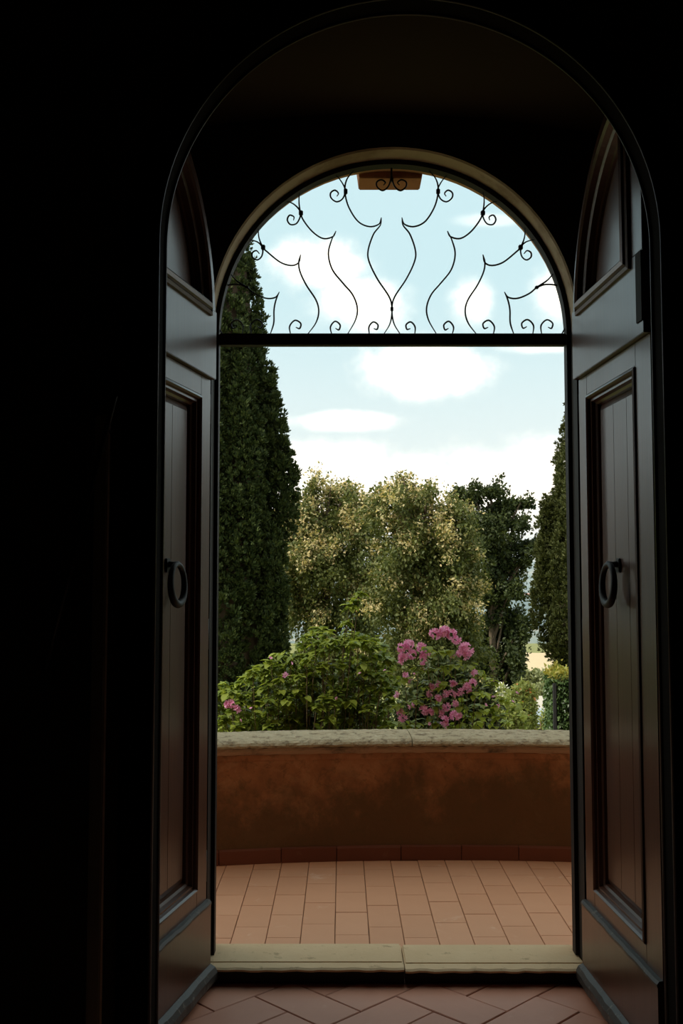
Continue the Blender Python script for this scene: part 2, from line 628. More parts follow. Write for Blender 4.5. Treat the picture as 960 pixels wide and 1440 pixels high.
arc(MB(), [(0, TZ + .002), (.004, .575), (-.008, .585), (-.008, .612), (.30, .612), (.30, -1.5), (.02, -1.5)], -2.4, 3.3, 90, .0012).build('rendered_body', 'render', par)
for xa, xb in ((-2.4, -1.05), (-1.046, .382), (.386, 1.86), (1.864, 3.3)):
    arc(MB(), [(-.030, .652), (-.050, .656), (-.058, .668), (-.050, .681), (-.030, .692), (.02, .697), (.16, .701), (.30, .694), (.335, .675), (.335, .652), (0, .652)],
        xa, xb, 70, .0035).build('coping_stone', 'cap', par)
arc(MB(), [(-.012, .6125), (-.030, .622), (-.040, .636), (-.036, .651), (.30, .651), (.30, .6125)], -2.4, 3.3, 200, .003).build('coping_moulding', 'cap_mould', par)
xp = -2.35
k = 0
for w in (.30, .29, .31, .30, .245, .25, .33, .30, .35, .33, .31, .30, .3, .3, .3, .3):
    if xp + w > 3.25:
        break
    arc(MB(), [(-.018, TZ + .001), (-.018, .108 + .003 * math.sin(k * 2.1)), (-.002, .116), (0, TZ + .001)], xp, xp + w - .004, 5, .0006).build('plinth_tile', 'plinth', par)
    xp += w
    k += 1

# ------------------------------------------------------------------ inner arch moulding
tr1 = empty('trim_1', (X0, 3.0, 0), kind='structure')
tr1['label'] = 'dark beaded moulding round the tall inner arch'


def arch_sweep(mb, prof, r, spring, z0, n=64):
    path = [(-1, 0, z0)] + [(-math.cos(math.pi * i / n), math.sin(math.pi * i / n), None) for i in range(n + 1)] + [(1, 0, z0)]
    rings = []
    for (cx, sn, zz) in path:
        ring = []
        for dr, y in prof:
            rad = r + dr
            ring.append((X0 + cx * rad, y, (spring + sn * rad) if zz is None else zz))
        rings.append(ring)
    return mb.rings(rings)


def round_prof(dr, y, rad, n=8):
    return [(dr + rad * math.cos(2 * math.pi * i / n), y + rad * math.sin(2 * math.pi * i / n)) for i in range(n)]


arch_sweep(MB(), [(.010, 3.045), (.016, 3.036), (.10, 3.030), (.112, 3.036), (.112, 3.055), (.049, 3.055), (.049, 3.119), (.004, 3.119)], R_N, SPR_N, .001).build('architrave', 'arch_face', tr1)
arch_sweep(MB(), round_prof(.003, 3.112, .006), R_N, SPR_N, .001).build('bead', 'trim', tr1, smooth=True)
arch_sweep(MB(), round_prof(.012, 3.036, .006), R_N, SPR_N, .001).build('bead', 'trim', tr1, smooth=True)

# door frame with transom bar set in the outer doorway
tr2 = empty('trim_2', (X0, 4.1, 0), kind='structure')
tr2['label'] = 'dark door frame with arched head and flat transom bar'
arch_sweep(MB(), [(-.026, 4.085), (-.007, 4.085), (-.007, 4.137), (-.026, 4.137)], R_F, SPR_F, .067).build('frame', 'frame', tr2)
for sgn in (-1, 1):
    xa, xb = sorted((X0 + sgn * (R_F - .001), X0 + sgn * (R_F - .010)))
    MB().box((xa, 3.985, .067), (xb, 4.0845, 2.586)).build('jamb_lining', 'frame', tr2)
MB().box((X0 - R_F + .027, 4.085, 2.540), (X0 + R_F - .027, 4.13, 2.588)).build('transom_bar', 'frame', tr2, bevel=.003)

# keystone at the crown of the outer arch
ks = empty('keystone', (X0, 4.30, 3.30), 'brown terracotta keystone hanging at the crown of the outer arch', 'keystone')
m = MB()
for zz0, zz1, yy0, yy1 in ((3.305, 3.47, 4.2205, 4.36),):
    w0, w1 = .136, .158
    m.add([(X0 - w0, yy0, zz0), (X0 + w0, yy0, zz0), (X0 + w0, yy1, zz0), (X0 - w0, yy1, zz0),
           (X0 - w1, yy0, zz1), (X0 + w1, yy0, zz1), (X0 + w1, yy1, zz1), (X0 - w1, yy1, zz1)],
          [(0, 3, 2, 1), (4, 5, 6, 7), (0, 1, 5, 4), (1, 2, 6, 5), (2, 3, 7, 6), (3, 0, 4, 7)])
m.build('block', 'brick', ks, bevel=.004)
MB().box((X0 - .165, 4.221, 3.44), (X0 + .165, 4.38, 3.49)).build('moulded_top', 'brick', ks, bevel=.008)

# ------------------------------------------------------------------ door leaves
LW, HY, HX = .785, 3.955, .738


def leaf(name, s, label, SL):
    root = empty(name, (X0 + s * HX, HY, 0), kind='structure')
    root['label'] = label

    def w(u, v, z):
        c_ = math.sqrt(1 - SL * SL)
        return (X0 + s * (HX + SL * u + c_ * v), HY - c_ * u + SL * v, z)

    def bx(mb, u0, u1, z0, z1, v0, v1):
        vs = [w(u, v, z) for z in (z0, z1) for (u, v) in ((u0, v0), (u1, v0), (u1, v1), (u0, v1))]
        return mb.add(vs, [(0, 3, 2, 1), (4, 5, 6, 7), (0, 1, 5, 4), (1, 2, 6, 5), (2, 3, 7, 6), (3, 0, 4, 7)])

    def rect_rings(mb, u0, u1, z0, z1, prof):
        rings = [[w(u0 + d, v, z0 + d), w(u1 - d, v, z0 + d), w(u1 - d, v, z1 - d), w(u0 + d, v, z1 - d)] for d, v in prof]
        return mb.rings(rings, caps=False)

    def poly(mb, outline, v0, v1):
        n = len(outline)
        vs = [w(u, v0, z) for u, z in outline] + [w(u, v1, z) for u, z in outline]
        fs = [tuple(range(n)), tuple(range(2 * n - 1, n - 1, -1))] + [(i, (i + 1) % n, n + (i + 1) % n, n + i) for i in range(n)]
        return mb.add(vs, fs)

    RA = .735
    cu = .742
    zs = 2.585

    def arcp(r, a0, a1, n=18):
        return [(cu + r * math.cos(math.radians(a0 + (a1 - a0) * i / n)), zs + r * math.sin(math.radians(a0 + (a1 - a0) * i / n))) for i in range(n + 1)]

    # backing of the whole leaf
    poly(MB(), [(LW, .03), (LW, zs + RA - .004)] + arcp(RA - .004, 90, 180) + [(.007, .03)], .046, .062).build('backing', 'door', root)
    bx(MB(), 0, .105, .03, 2.365, 0, .046).build('stile', 'door', root, bevel=.002)
    bx(MB(), .645, LW, .03, 2.365, 0, .046).build('stile', 'door', root, bevel=.002)
    bx(MB(), .105, .645, 2.285, 2.365, 0, .046).build('rail', 'door', root, bevel=.002)
    bx(MB(), .105, .645, .285, .385, 0, .046).build('rail', 'door', root, bevel=.002)
    pan = rect_rings(MB(), .150, .600, .430, 2.240, [(0, .0455), (.004, .042), (.028, .030)]).build('panel', 'door', root)
    us = [.178, .325, .465, .572]
    for a, b in zip(us, us[1:]):
        bx(MB(), a + .0006, b - .0004, .458, 2.212, .0295, .044).build('board', 'door', pan, bevel=.0012)
    prof = [(0, .012), (.004, -.006), (.012, -.009), (.018, -.002), (.022, .008), (.030, .008), (.036, .022), (.044, .028), (.047, .045)]
    rect_rings(MB(), .105, .645, .385, 2.285, prof).build('moulding', 'door', root)
    # kick board and weather bar
    poly_k = [(-.018, .085), (-.018, .312), (-.010, .322), (0, .326), (0, .085)]
    m = MB()
    m.rings([[w(u, v, z) for v, z in poly_k] for u in (-.004, LW)])
    m.build('kick_board', 'door', root)
    m = MB()
    N = 22
    rr = []
    for i in range(N + 1):
        j = random.uniform(-.002, .002)
        rr.append([w(-.006 + (LW + .006) * i / N, v + j, z + j) for v, z in ((-.001, .014), (-.036, .014), (-.046, .030), (-.046, .055), (-.036, .074), (-.001, .092))])
    m.rings(rr)
    m.build('weather_bar', 'worn', root)
    m = MB()
    rr = []
    for i in range(N + 1):
        j = random.uniform(-.0012, .0012)
        rr.append([w(-.004 + (LW + .004) * i / N, v + j, z + j) for v, z in ((0, .327), (-.014, .325), (-.021, .316), (-.021, .308), (-.0185, .306), (0, .318))])
    m.rings(rr)
    m.build('worn_edge', 'worn', root)
    # upper, arched part stands proud of the lower
    up = bx(MB(), -.004, LW, 2.366, 2.640, -.022, .045).build('upper_rail', 'door', root, bevel=.002)
    bx(MB(), .645, LW, 2.6405, zs + RA - .07, -.0215, .045).build('upper_stile', 'door', root, bevel=.002)
    ro, ri = RA, RA - .095
    aend = 180 - math.degrees(math.asin((2.6405 - zs) / ri))
    o_ = arcp(ro, 180 - math.degrees(math.asin((2.6405 - zs) / ro)), 90)
    i_ = arcp(ri, aend, 90)
    m = MB()
    m.rings([[w(*p) for p in ((a[0], -.021, a[1]), (b[0], -.021, b[1]), (b[0], .045, b[1]), (a[0], .045, a[1]))] for a, b in zip(o_, i_)])
    m.build('arched_stile', 'door', root)
    # moulding and panel of the arched field
    def inset_outline(d):
        zb = 2.6405 + d
        r = ri - d
        ae = 180 - math.degrees(math.asin((zb - zs) / r))
        top_u = .645 - d
        at_ = math.degrees(math.acos((top_u - cu) / r))
        return arcp(r, ae, at_, 20) + [(top_u, zb)]
    m = MB()
    m.rings([[w(u, v, z) for u, z in inset_outline(d)] for d, v in ((-.034, -.0205), (-.033, -.032), (-.022, -.036), (-.016, -.030), (-.010, -.042), (.004, -.046), (.014, -.038), (.022, -.018), (.034, -.012), (.042, .008), (.048, .014), (.056, .040))], caps=False)
    m.build('upper_moulding', 'door', root)
    poly(MB(), inset_outline(.056), .022, .045).build('upper_panel', 'door', root)
    bx(MB(), .728, .7845, 2.405, 2.640, -.026, -.020).build('notch_shade', 'rubber', root, bevel=.003)  # flat black block paints the dark of a notch in the leaf edge
    # ring pull
    hu, hz = .362, 1.622
    rp = bx(MB(), hu - .020, hu + .020, hz - .03, hz + .022, .021, .0292).build('handle_plate', 'door_iron', root, bevel=.003)
    m = MB()
    m.tube([w(hu, .026, hz), w(hu, .006, hz), w(hu, -.016, hz)], [.012, .010, .012], 8)
    m.build('handle_stem', 'door_iron', rp, smooth=True)
    m = MB()
    rings = []
    for i in range(28):
        a = 2 * math.pi * i / 28
        thick = .0105 + .004 * (0.5 - 0.5 * math.cos(a))
        c = (hu + .066 * math.sin(a), -.010 - .003 * (1 - math.cos(a)), hz - .072 + .072 * math.cos(a))
        ring = []
        for q in range(8):
            b = 2 * math.pi * q / 8
            ring.append(w(c[0] + thick * math.cos(b) * math.sin(a), c[1] + thick * math.sin(b), c[2] + thick * math.cos(b) * math.cos(a)))
        rings.append(ring)
    m.rings(rings + [rings[0]], caps=False)
    m.build('pull_ring', 'door_iron', rp, smooth=True)
    # hinge knuckles at the jamb
    for hzz in (.45, 1.35, 2.25):
        m = MB()
        m.tube([w(-.012, .012, hzz - .06), w(-.012, .012, hzz + .06)], .009, 8)
        m.build('hinge', 'door_iron', root, smooth=True)
    return root


leaf('door_1', -1, 'open dark wooden arched door leaf in deeper shade', .215)
leaf('door_2', 1, 'open dark wooden arched door leaf with paler sheen and clear ring pull', .058)

# ------------------------------------------------------------------ iron grille in the fanlight
GY = 4.112
gr = empty('iron_grille', (X0, GY, 2.588), 'wrought iron scroll grille filling the arched fanlight above the transom', 'grille')


def catmull(pts, k=6):
    P = [Vector(p) for p in pts]
    P = [P[0] * 2 - P[1]] + P + [P[-1] * 2 - P[-2]]
    out = []
    for i in range(1, len(P) - 2):
        a, b, c, d = P[i - 1:i + 3]
        for q in range(k):
            t = q / k
            out.append(.5 * ((2 * b) + (c - a) * t + (2 * a - 5 * b + 4 * c - d) * t * t + (3 * b - a - 3 * c + d) * t ** 3))
    return out + [P[-2]]


def g2w(x, y):
    p = at(300 + x / 1.846, 200 + y / 1.846, GY)
    return p


def gbar(name, pts, r0=.0036, mirror=True, dy=0, taper=True):
    w2 = catmull([g2w(*p) for p in pts])
    for s in ((1, -1) if mirror else (1,)):
        q = []
        for i, p in enumerate(w2):
            x = p.x if s == 1 else 2 * GX - p.x
            if p.z < SPR_F - .004 or (p.z > SPR_F and math.hypot(x - X0, p.z - SPR_F) > R_F - .014) or abs(x - X0) > R_F - .014:
                continue
            q.append(Vector((x, p.y + dy, p.z)))
        n = len(q)
        rr = [r0 * (1 if not taper else min(1, .55 + 2.5 * min(i, n - 1 - i) / n)) for i in range(n)]
        MB().tube(q, rr, 6).build(name, 'iron', gr, smooth=True)


GX = g2w(463, 400).x
SCR = [
    [(486, 501), (468, 470), (463, 433), (470, 402), (500, 356), (521, 312), (524, 282), (510, 240), (492, 216), (489, 196)],
    [(489, 196), (496, 213), (521, 219), (550, 205), (574, 167), (583, 128), (578, 97), (558, 72)],
    [(640, 72), (606, 86), (586, 112), (583, 130), (590, 147), (605, 154), (619, 144), (620, 131), (609, 124), (600, 132), (604, 140)],
    [(580, 501), (558, 462), (553, 430), (565, 396), (590, 366), (617, 331), (627, 291), (619, 256), (607, 231)],
    [(607, 231), (615, 245), (640, 250), (666, 234), (689, 206), (699, 182), (702, 142), (690, 104)],
    [(756, 154), (724, 156), (703, 173), (699, 190), (709, 210), (725, 213), (733, 201), (727, 189), (716, 193), (717, 202)],
    [(684, 501), (661, 470), (653, 440), (660, 410), (685, 371), (701, 336), (704, 311), (699, 292)],
    [(699, 292), (704, 312), (722, 320), (751, 312), (784, 286), (797, 272), (808, 241), (805, 196)],
    [(876, 262), (841, 253), (812, 258), (798, 274), (800, 295), (812, 305), (824, 298), (824, 286), (814, 281), (806, 289)],
    [(780, 501), (770, 470), (769, 436), (764, 411), (755, 389)],
    [(755, 389), (766, 403), (790, 405), (819, 393), (840, 376), (869, 356), (885, 331), (890, 294)],
    [(838, 378), (861, 369), (895, 373), (917, 396), (925, 430), (919, 468), (902, 501)],
    [(522, 501), (523, 480), (512, 467), (500, 474), (502, 486), (511, 484)],
    [(619, 501), (623, 480), (611, 465), (598, 474), (601, 487), (610, 483)],
    [(726, 501), (729, 478), (715, 462), (700, 470), (703, 483), (713, 480)],
    [(828, 501), (830, 476), (815, 461), (800, 470), (803, 483), (813, 479)],
    [(852, 501), (850, 476), (865, 461), (880, 470), (877, 483), (868, 480)],
    [(463, 66), (464, 95), (471, 115), (485, 125), (499, 116), (500, 103), (488, 97), (478, 104), (483, 111)],
]
for i, sc in enumerate(SCR):
    gbar('scroll', sc, dy=.0025 * (i % 3 - 1))
for (cx, cy, hx, hz) in ((463, 433, .006, .010), (463, 97, .006, .010), (583, 128, .008, .011), (343, 128, .008, .011), (699, 184, .009, .010),
                         (227, 184, .009, .010), (797, 273, .009, .010), (129, 273, .009, .010), (839, 377, .008, .006), (87, 377, .008, .006)):
    p = g2w(cx, cy)
    MB().box((p.x - hx, GY - .009, p.z - hz), (p.x + hx, GY + .009, p.z + hz)).build('collar', 'iron', gr, bevel=.003)

# ------------------------------------------------------------------ dim trim on the room wall
tr3 = empty('trim_3', (-.72, 2.95, 0), kind='structure')
tr3['label'] = 'thin dim pilaster strip on the dark wall beside the arch'
MB().box((-.735, 2.945, .27), (-.695, 2.979, 2.06)).build('strip', 'reveal', tr3, bevel=.004)
MB().box((-.775, 2.925, .001), (-.690, 2.979, .268)).build('plinth', 'reveal', tr3, bevel=.006)
rail = empty('wall_rail', (-.9, 2.9, 1.3), 'thin dark rail sloping up the unlit wall beside the arch', 'rail')
a, b = at(162, 556, 2.93), at(62, 945, 2.93)
MB().tube([b, b.lerp(a, .5), a], .008, 8).build('bar', 'trim', rail, smooth=True)
for f in (.12, .88):
    p = b.lerp(a, f)
    MB().tube([p, p + Vector((0, .055, -.01))], .006, 6).build('bracket', 'trim', rail)

# ------------------------------------------------------------------ garden ground
GZ = -2.6


def gz(Y):
    return float(np.interp(Y, (4, 12, 20, 34, 52, 85, 150), (-2.6, -2.7, -3.3, -4.3, -5.0, -6.0, -8.5)))


YS = [4.23, 12, 20, 34, 52, 85, 150]
m = MB()
vs, fs = [], []
for y in YS:
    vs += [(-90, y, gz(y)), (90, y, gz(y))]
for i in range(len(YS) - 1):
    fs.append((2 * i, 2 * i + 1, 2 * i + 3, 2 * i + 2))
struct(m.add(vs, fs).build('ground', 'grass'), 'grassy garden ground falling away below the terrace')
m = MB()
m.rings([[(x0, y, gz(y) + .01), (x1, y, gz(y) + .01), (x1, y, gz(y) + .04), (x0, y, gz(y) + .04)] for x0, x1, y in ((8.2, 12.5, 43), (8.4, 13.0, 48), (8.8, 14, 56))])
struct(m.build('ground_path', 'gravel'), 'pale gravel garden path beyond the parapet')
m = MB()
m.rings([[(x0, y, gz(y) + .02), (x1, y, gz(y) + .02), (x1, y, gz(y) + .05), (x0, y, gz(y) + .05)] for x0, x1, y in ((8, 24, 72), (9, 30, 85), (12, 40, 112))])
struct(m.build('ground_field', 'field'), 'pale dry field between the dark trees')
# wooded hills across the valley
m = MB()
NX, NY = 60, 14
vs, fs = [], []
for j in range(NY + 1):
    for i in range(NX + 1):
        x = -1500 + 3000 * i / NX
        y = 700 + 900 * j / NY
        f = j / NY
        z = -95 + 112 * f ** .8 + 14 * math.sin(x * .006 + 1) * f + 8 * math.sin(x * .017 + y * .01) * f
        vs.append((x, y, z))
for j in range(NY):
    for i in range(NX):
        q = j * (NX + 1) + i
        fs.append((q, q + 1, q + NX + 2, q + NX + 1))
struct(m.add(vs, fs).build('ground_hills', 'hill', smooth=True), 'hazy wooded hills across the valley')
m = MB().add([(-1500, 150.1, gz(150)), (1500, 150.1, gz(150)), (1500, 720, -97), (-1500, 720, -97)], [(0, 1, 2, 3)])
struct(m.build('ground_valley', 'grass'), 'valley floor falling away beyond the garden')
p = at(741, 838, 1180)
fh = empty('farmhouse', p - Vector((0, 0, 4)), 'tiny pink farmhouse on the hazy hillside between the trees', 'house')
MB().box((p.x - 3, p.y - 3, p.z - 8), (p.x + 3, p.y + 3, p.z + 1.5)).build('walls', 'house', fh)
MB().add([(p.x - 3.4, p.y - 3.4, p.z + 1.5), (p.x + 3.4, p.y - 3.4, p.z + 1.5), (p.x + 3.4, p.y + 3.4, p.z + 1.5), (p.x - 3.4, p.y + 3.4, p.z + 1.5), (p.x - 3.4, p.y, p.z + 3.3), (p.x + 3.4, p.y, p.z + 3.3)],
         [(0, 1, 5, 4), (2, 3, 4, 5), (0, 4, 3), (1, 2, 5), (0, 3, 2, 1)]).build('roof', 'roof', fh)

# ------------------------------------------------------------------ foliage helpers
T_LEAF = (np.array([[0, 0, 0], [-.30, .42, .10], [.30, .42, .10], [0, .50, .02], [0, 1, -.14]]),
          np.array([[0, 3, 1], [0, 2, 3], [1, 3, 4], [3, 2, 4]]))


def sprig_template(nb, spread, width, seed):
    r = random.Random(seed)
    V, F = [], []
    for i in range(nb):
        a = 2 * math.pi * (i + r.random() * .6) / nb
        s = spread * (.35 + .65 * r.random()) if i else 0
        d = Vector((math.cos(a) * math.sin(s), math.sin(a) * math.sin(s), math.cos(s)))
        side = d.cross(Vector((r.uniform(-1, 1), r.uniform(-1, 1), r.uniform(-1, 1)))).normalized() * width
        l = .65 + .35 * r.random()
        b = len(V)
        V += [Vector((0, 0, 0)), d * l * .55 + side, d * l * .55 - side, d * l]
        F += [(b, b + 2, b + 1), (b + 1, b + 2, b + 3)]
    return np.array([tuple(v) for v in V]), np.array(F)


T_SPRIG = sprig_template(5, .75, .16, 3)


def unit(a):
    return a / np.maximum(np.linalg.norm(a, axis=1, keepdims=True), 1e-9)


def scatter(C, D, S, tmpl, axis='y', N=None):
    """Place a template at centres C with its long axis along D; N is a rough face normal."""
    TV, TF = tmpl
    D = unit(D)
    R = RNG.normal(size=C.shape) if N is None else N
    X = unit(np.cross(D, R))
    Z = np.cross(X, D)
    if axis == 'y':
        V = C[:, None] + S[:, None, None] * (TV[None, :, 0:1] * X[:, None] + TV[None, :, 1:2] * D[:, None] + TV[None, :, 2:3] * Z[:, None])
    else:
        V = C[:, None] + S[:, None, None] * (TV[None, :, 0:1] * X[:, None] + TV[None, :, 1:2] * Z[:, None] + TV[None, :, 2:3] * D[:, None])
    F = TF[None] + (np.arange(len(C)) * len(TV))[:, None, None]
    return V.reshape(-1, 3), F.reshape(-1, 3)


def foliage(name, m, parent, C, D, S, tmpl, axis='y', N=None):
    V, F = scatter(np.asarray(C, float), np.asarray(D, float), np.asarray(S, float), tmpl, axis, N)
    off = np.array(wloc(parent))
    o = link(name, tri_mesh(name, V - off, F), m, parent)
    o['kind'] = 'stuff'
    return o


def rand_dirs(n):
    return unit(RNG.normal(size=(n, 3)))


# ------------------------------------------------------------------ cypresses
def cypress(label, axis_x, Y, base_r, prof, m, ntuft, size, lobes):
    """prof: list of (z, radius) for the main body; lobes: (dx, dy, z0, z1, r) side leaders."""
    root = empty('cypress_tree', (axis_x, Y, gz(Y)), label, 'tree')
    mb = MB()
    mb.tube([(axis_x, Y, gz(Y)), (axis_x + .03, Y, gz(Y) + 2), (axis_x, Y, prof[-1][0] - .8)], [base_r, base_r * .8, .03], 8)
    mb.build('trunk', 'bark', root)
    zs = np.array([p[0] for p in prof]); rs = np.array([p[1] for p in prof])
    C, D = [], []

    def fill(cx, cy, zq, rq, n):
        z = RNG.uniform(zq[0], zq[-1], n * 2)
        r = np.interp(z, zq, rq)
        keep = RNG.uniform(size=len(z)) < r / rq.max()
        z, r = z[keep], r[keep]
        t = RNG.uniform(0, 2 * math.pi, len(z))
        # upright ribs of foliage
        k = 1 + .10 * np.sin(t * 7 + z * .9 + cx) + .07 * np.sin(t * 13 - z * 2.1) + .05 * np.sin(z * 5 + t * 3)
        d = 1 - .22 * RNG.uniform(size=len(z)) ** 1.5
        rr = r * k * d
        P = np.stack([cx + rr * np.cos(t), cy + rr * np.sin(t), z], 1)
        O = np.stack([np.cos(t), np.sin(t), np.full(len(z), 1.25)], 1) + RNG.normal(size=(len(z), 3)) * .35
        C.append(P); D.append(O)

    fill(axis_x, Y, zs, rs, ntuft)
    for (lx, ly, z0, z1, r) in lobes:
        zq = np.linspace(z0, z1, 8)
        rq = r * np.array([.35, .8, 1, 1, .95, .8, .55, .15])
        fill(axis_x + lx, Y + ly, zq, rq, int(ntuft * r * (z1 - z0) / (rs.max() * (zs[-1] - zs[0])) * 1.1))
    C = np.concatenate(C); D = np.concatenate(D)
    # each tuft is a rounded clump of small sprays
    q = 12
    O = rand_dirs(len(C) * q) + np.repeat(unit(D), q, 0) * .9
    big = np.repeat(size * RNG.uniform(.6, 1.35, len(C)), q)
    P = np.repeat(C, q, 0) + unit(O) * (big * RNG.uniform(.25, .85, len(big)))[:, None] * np.array([.8, .8, 1.15])
    DD = unit(O) + np.array([0, 0, .8]) + RNG.normal(size=P.shape) * .3
    foliage('foliage', m, root, P, DD, big * .62, T_SPRIG, 'z')
    # dense inner twigs that close the body
    mb = MB()
    rings = []
    for z, r in prof:
        rings.append([(axis_x + r * .80 * math.cos(2 * math.pi * k / 14), Y + r * .80 * math.sin(2 * math.pi * k / 14), z) for k in range(14)])
    mb.rings(rings)
    mb.build('inner_twigs', 'bark', root)
    return root


YL = 14.0
ax = at(312, 700, YL).x


def zpx(py, Y):
    return at(480, py, Y).z


def wpx(w, Y):
    return w / 1400 * Y


cypress('tall dark green cypress behind the shrub, side leaders on its flank', ax, YL, .16,
        [(gz(YL) + .15, .45), (zpx(1000, YL), .72), (zpx(900, YL), .78), (zpx(760, YL), .80), (zpx(640, YL), .72), (zpx(540, YL), .62),
         (zpx(460, YL), .52), (zpx(390, YL), .42), (zpx(330, YL), .33), (zpx(270, YL), .20), (zpx(215, YL), .04)],
        'cypress', 3600, .105,
        [(wpx(65, YL), -.25, zpx(640, YL), zpx(520, YL), .12), (wpx(78, YL), -.15, zpx(690, YL), zpx(570, YL), .13), (wpx(84, YL), -.05, zpx(760, YL), zpx(628, YL), .18),
         (wpx(74, YL), -.25, zpx(1000, YL), zpx(720, YL), .16), (wpx(30, YL), -.52, zpx(900, YL), zpx(480, YL), .20), (wpx(-6, YL), -.60, zpx(860, YL), zpx(430, YL), .18)])
YR = 17.0
ax = at(842, 800, YR).x
cypress('olive green cypress behind the ivy pier', ax, YR, .18,
        [(zpx(985, YR), .35), (zpx(950, YR), .66), (zpx(910, YR), .88), (zpx(870, YR), .98), (zpx(820, YR), 1.02), (zpx(760, YR), .92), (zpx(690, YR), .72), (zpx(630, YR), .58),
         (zpx(575, YR), .44), (zpx(520, YR), .28), (zpx(470, YR), .05)],
        'cypress2', 3600, .10,
        [(wpx(-74, YR), -.1, zpx(840, YR), zpx(703, YR), .12), (wpx(-40, YR), -.7, zpx(900, YR), zpx(640, YR), .26)])


# ------------------------------------------------------------------ broad-leaved trees
UP = {}


def crown(blobs, Y, depth, per, leaves, spray, width, droop, fill=.35):
    """Leaf centres, directions and spray ids: leaves gather in sprays that hang off blobs given in photo pixels."""
    C, D, T, E = [], [], [], []
    UP.clear()
    for bi, (px, py, rx, ry) in enumerate(blobs):
        c = np.array(at(px, py, Y)) + np.array([0, RNG.uniform(-.5, .5) * depth, 0])
        R = np.array([wpx(rx, Y), depth * (.45 + .4 * rx / 60), wpx(ry, Y)])
        n = max(4, int(per * (rx * ry) / 1800))
        d = rand_dirs(n)
        sc = c + d * R * RNG.uniform(.62, 1.02, n)[:, None]
        axs = unit(d + RNG.normal(size=(n, 3)) * .45 + np.array([0, 0, -droop]))
        t = RNG.uniform(-.6, .6, n * leaves)
        for q in range(n):
            UP[bi * 1000 + q] = d[q, 2] - .25 * d[q, 1] + (.25 if py < 745 else (-.05 if py < 870 else -.55))  # upper sprays score higher, as sunlit tops would
        P = np.repeat(sc, leaves, 0) + np.repeat(axs, leaves, 0) * (t * spray)[:, None]
        P += RNG.normal(size=P.shape) * (width * (1 - .5 * np.abs(t)))[:, None]
        C.append(P)
        D.append(np.repeat(axs, leaves, 0) * .6 + RNG.normal(size=P.shape) * .6 + np.array([0, 0, -droop * .5]))
        T.append(np.repeat(np.arange(n) + bi * 1000, leaves))
        E.append(t)
        nf = int(n * leaves * fill)
        if nf:
            C.append(c + rand_dirs(nf) * R * (RNG.uniform(0, 1, nf) ** .5 * .72)[:, None])
            D.append(RNG.normal(size=(nf, 3)))
            T.append(np.full(nf, -1))
            E.append(np.zeros(nf))
    return np.concatenate(C), np.concatenate(D), np.concatenate(T), np.concatenate(E)


def tree(name, label, Y, base_px, blobs, depth, m, per, leaves, size, spray, width, droop, accent=None, accent_share=.3, fill=.35, group=None):
    bx = at(base_px, 800, Y)
    root = empty(name, (bx.x, Y, gz(Y)), label, 'tree', group)
    top = max(at(b[0], b[1], Y).z for b in blobs)
    mb = MB()
    mb.tube([(bx.x, Y, gz(Y)), (bx.x + .08, Y, gz(Y) + 1.2), (bx.x - .05, Y + .1, top - .3)], [.20, .15, .04], 8)
    mb.build('trunk', 'bark', root)
    for b in blobs:
        c = at(b[0], b[1], Y)
        z0 = max(gz(Y) + .9, c.z - 1.6)
        mb = MB()
        mb.tube([(bx.x, Y, z0), ((bx.x + c.x) / 2, Y - .1, (z0 + c.z) / 2 + .1), (c.x, Y - .1, c.z + .2)], [.08, .05, .012], 5)
        mb.build('branch', 'bark', root)
    C, D, T, E = crown(blobs, Y, depth, per, leaves, spray, width, droop, fill)
    S = size * RNG.uniform(.65, 1.3, len(C))
    if accent:
        ids = np.unique(T[T >= 0])
        lucky = ids[RNG.uniform(size=len(ids)) < accent_share * np.clip(.50 + .9 * np.array([UP[int(q)] for q in ids]), 0, 1.4)]
        isb = np.isin(T, lucky) & (RNG.uniform(size=len(T)) < .62 + .4 * E)
        foliage('foliage', m, root, C[~isb], D[~isb], S[~isb], T_LEAF)
        foliage('sunlit_bracts', accent, root, C[isb], D[isb], S[isb] * .85, T_LEAF)  # bracts, spread so their pale colour also paints the sunlit crown tops
    else:
        foliage('foliage', m, root, C, D, S, T_LEAF)
    return root


tree('linden_tree', 'pale flowering tree next to the tall cypress', 27, 455,
     [(441, 688, 9, 20), (489, 692, 9, 18), (465, 694, 8, 14), (422, 735, 26, 42), (438, 706, 17, 28), (462, 708, 15, 24), (488, 716, 17, 32), (474, 738, 34, 30), (430, 790, 40, 46), (475, 785, 46, 44), (508, 755, 26, 46), (515, 712, 17, 26), (410, 745, 22, 50), (404, 820, 24, 60), (430, 860, 48, 42), (485, 858, 52, 46), (520, 815, 36, 52), (455, 930, 60, 44), (520, 935, 60, 50), (430, 1000, 60, 40)],
     1.2, 'linden', 27, 130, .105, .50, .13, .45, accent='bract_sunlit', accent_share=.85, fill=.22, group='flowering trees beyond the shrubs')
tree('linden_tree', 'widest pale flowering tree, beside the dark spreading tree', 22.5, 590,
     [(566, 684, 11, 18), (546, 698, 9, 14), (601, 698, 10, 14), (583, 692, 9, 14), (536, 722, 20, 30), (560, 708, 17, 30), (582, 716, 20, 32), (606, 720, 19, 30), (628, 728, 22, 32), (652, 735, 20, 36), (660, 790, 20, 40), (528, 715, 16, 28), (560, 775, 44, 46), (606, 778, 44, 46), (636, 775, 26, 40), (560, 845, 48, 50), (612, 850, 50, 52), (648, 840, 28, 50), (590, 915, 66, 46), (645, 905, 42, 46), (620, 975, 70, 40)],
     1.2, 'linden', 27, 130, .092, .44, .115, .55, accent='bract_sunlit', accent_share=.66, fill=.22, group='flowering trees beyond the shrubs')
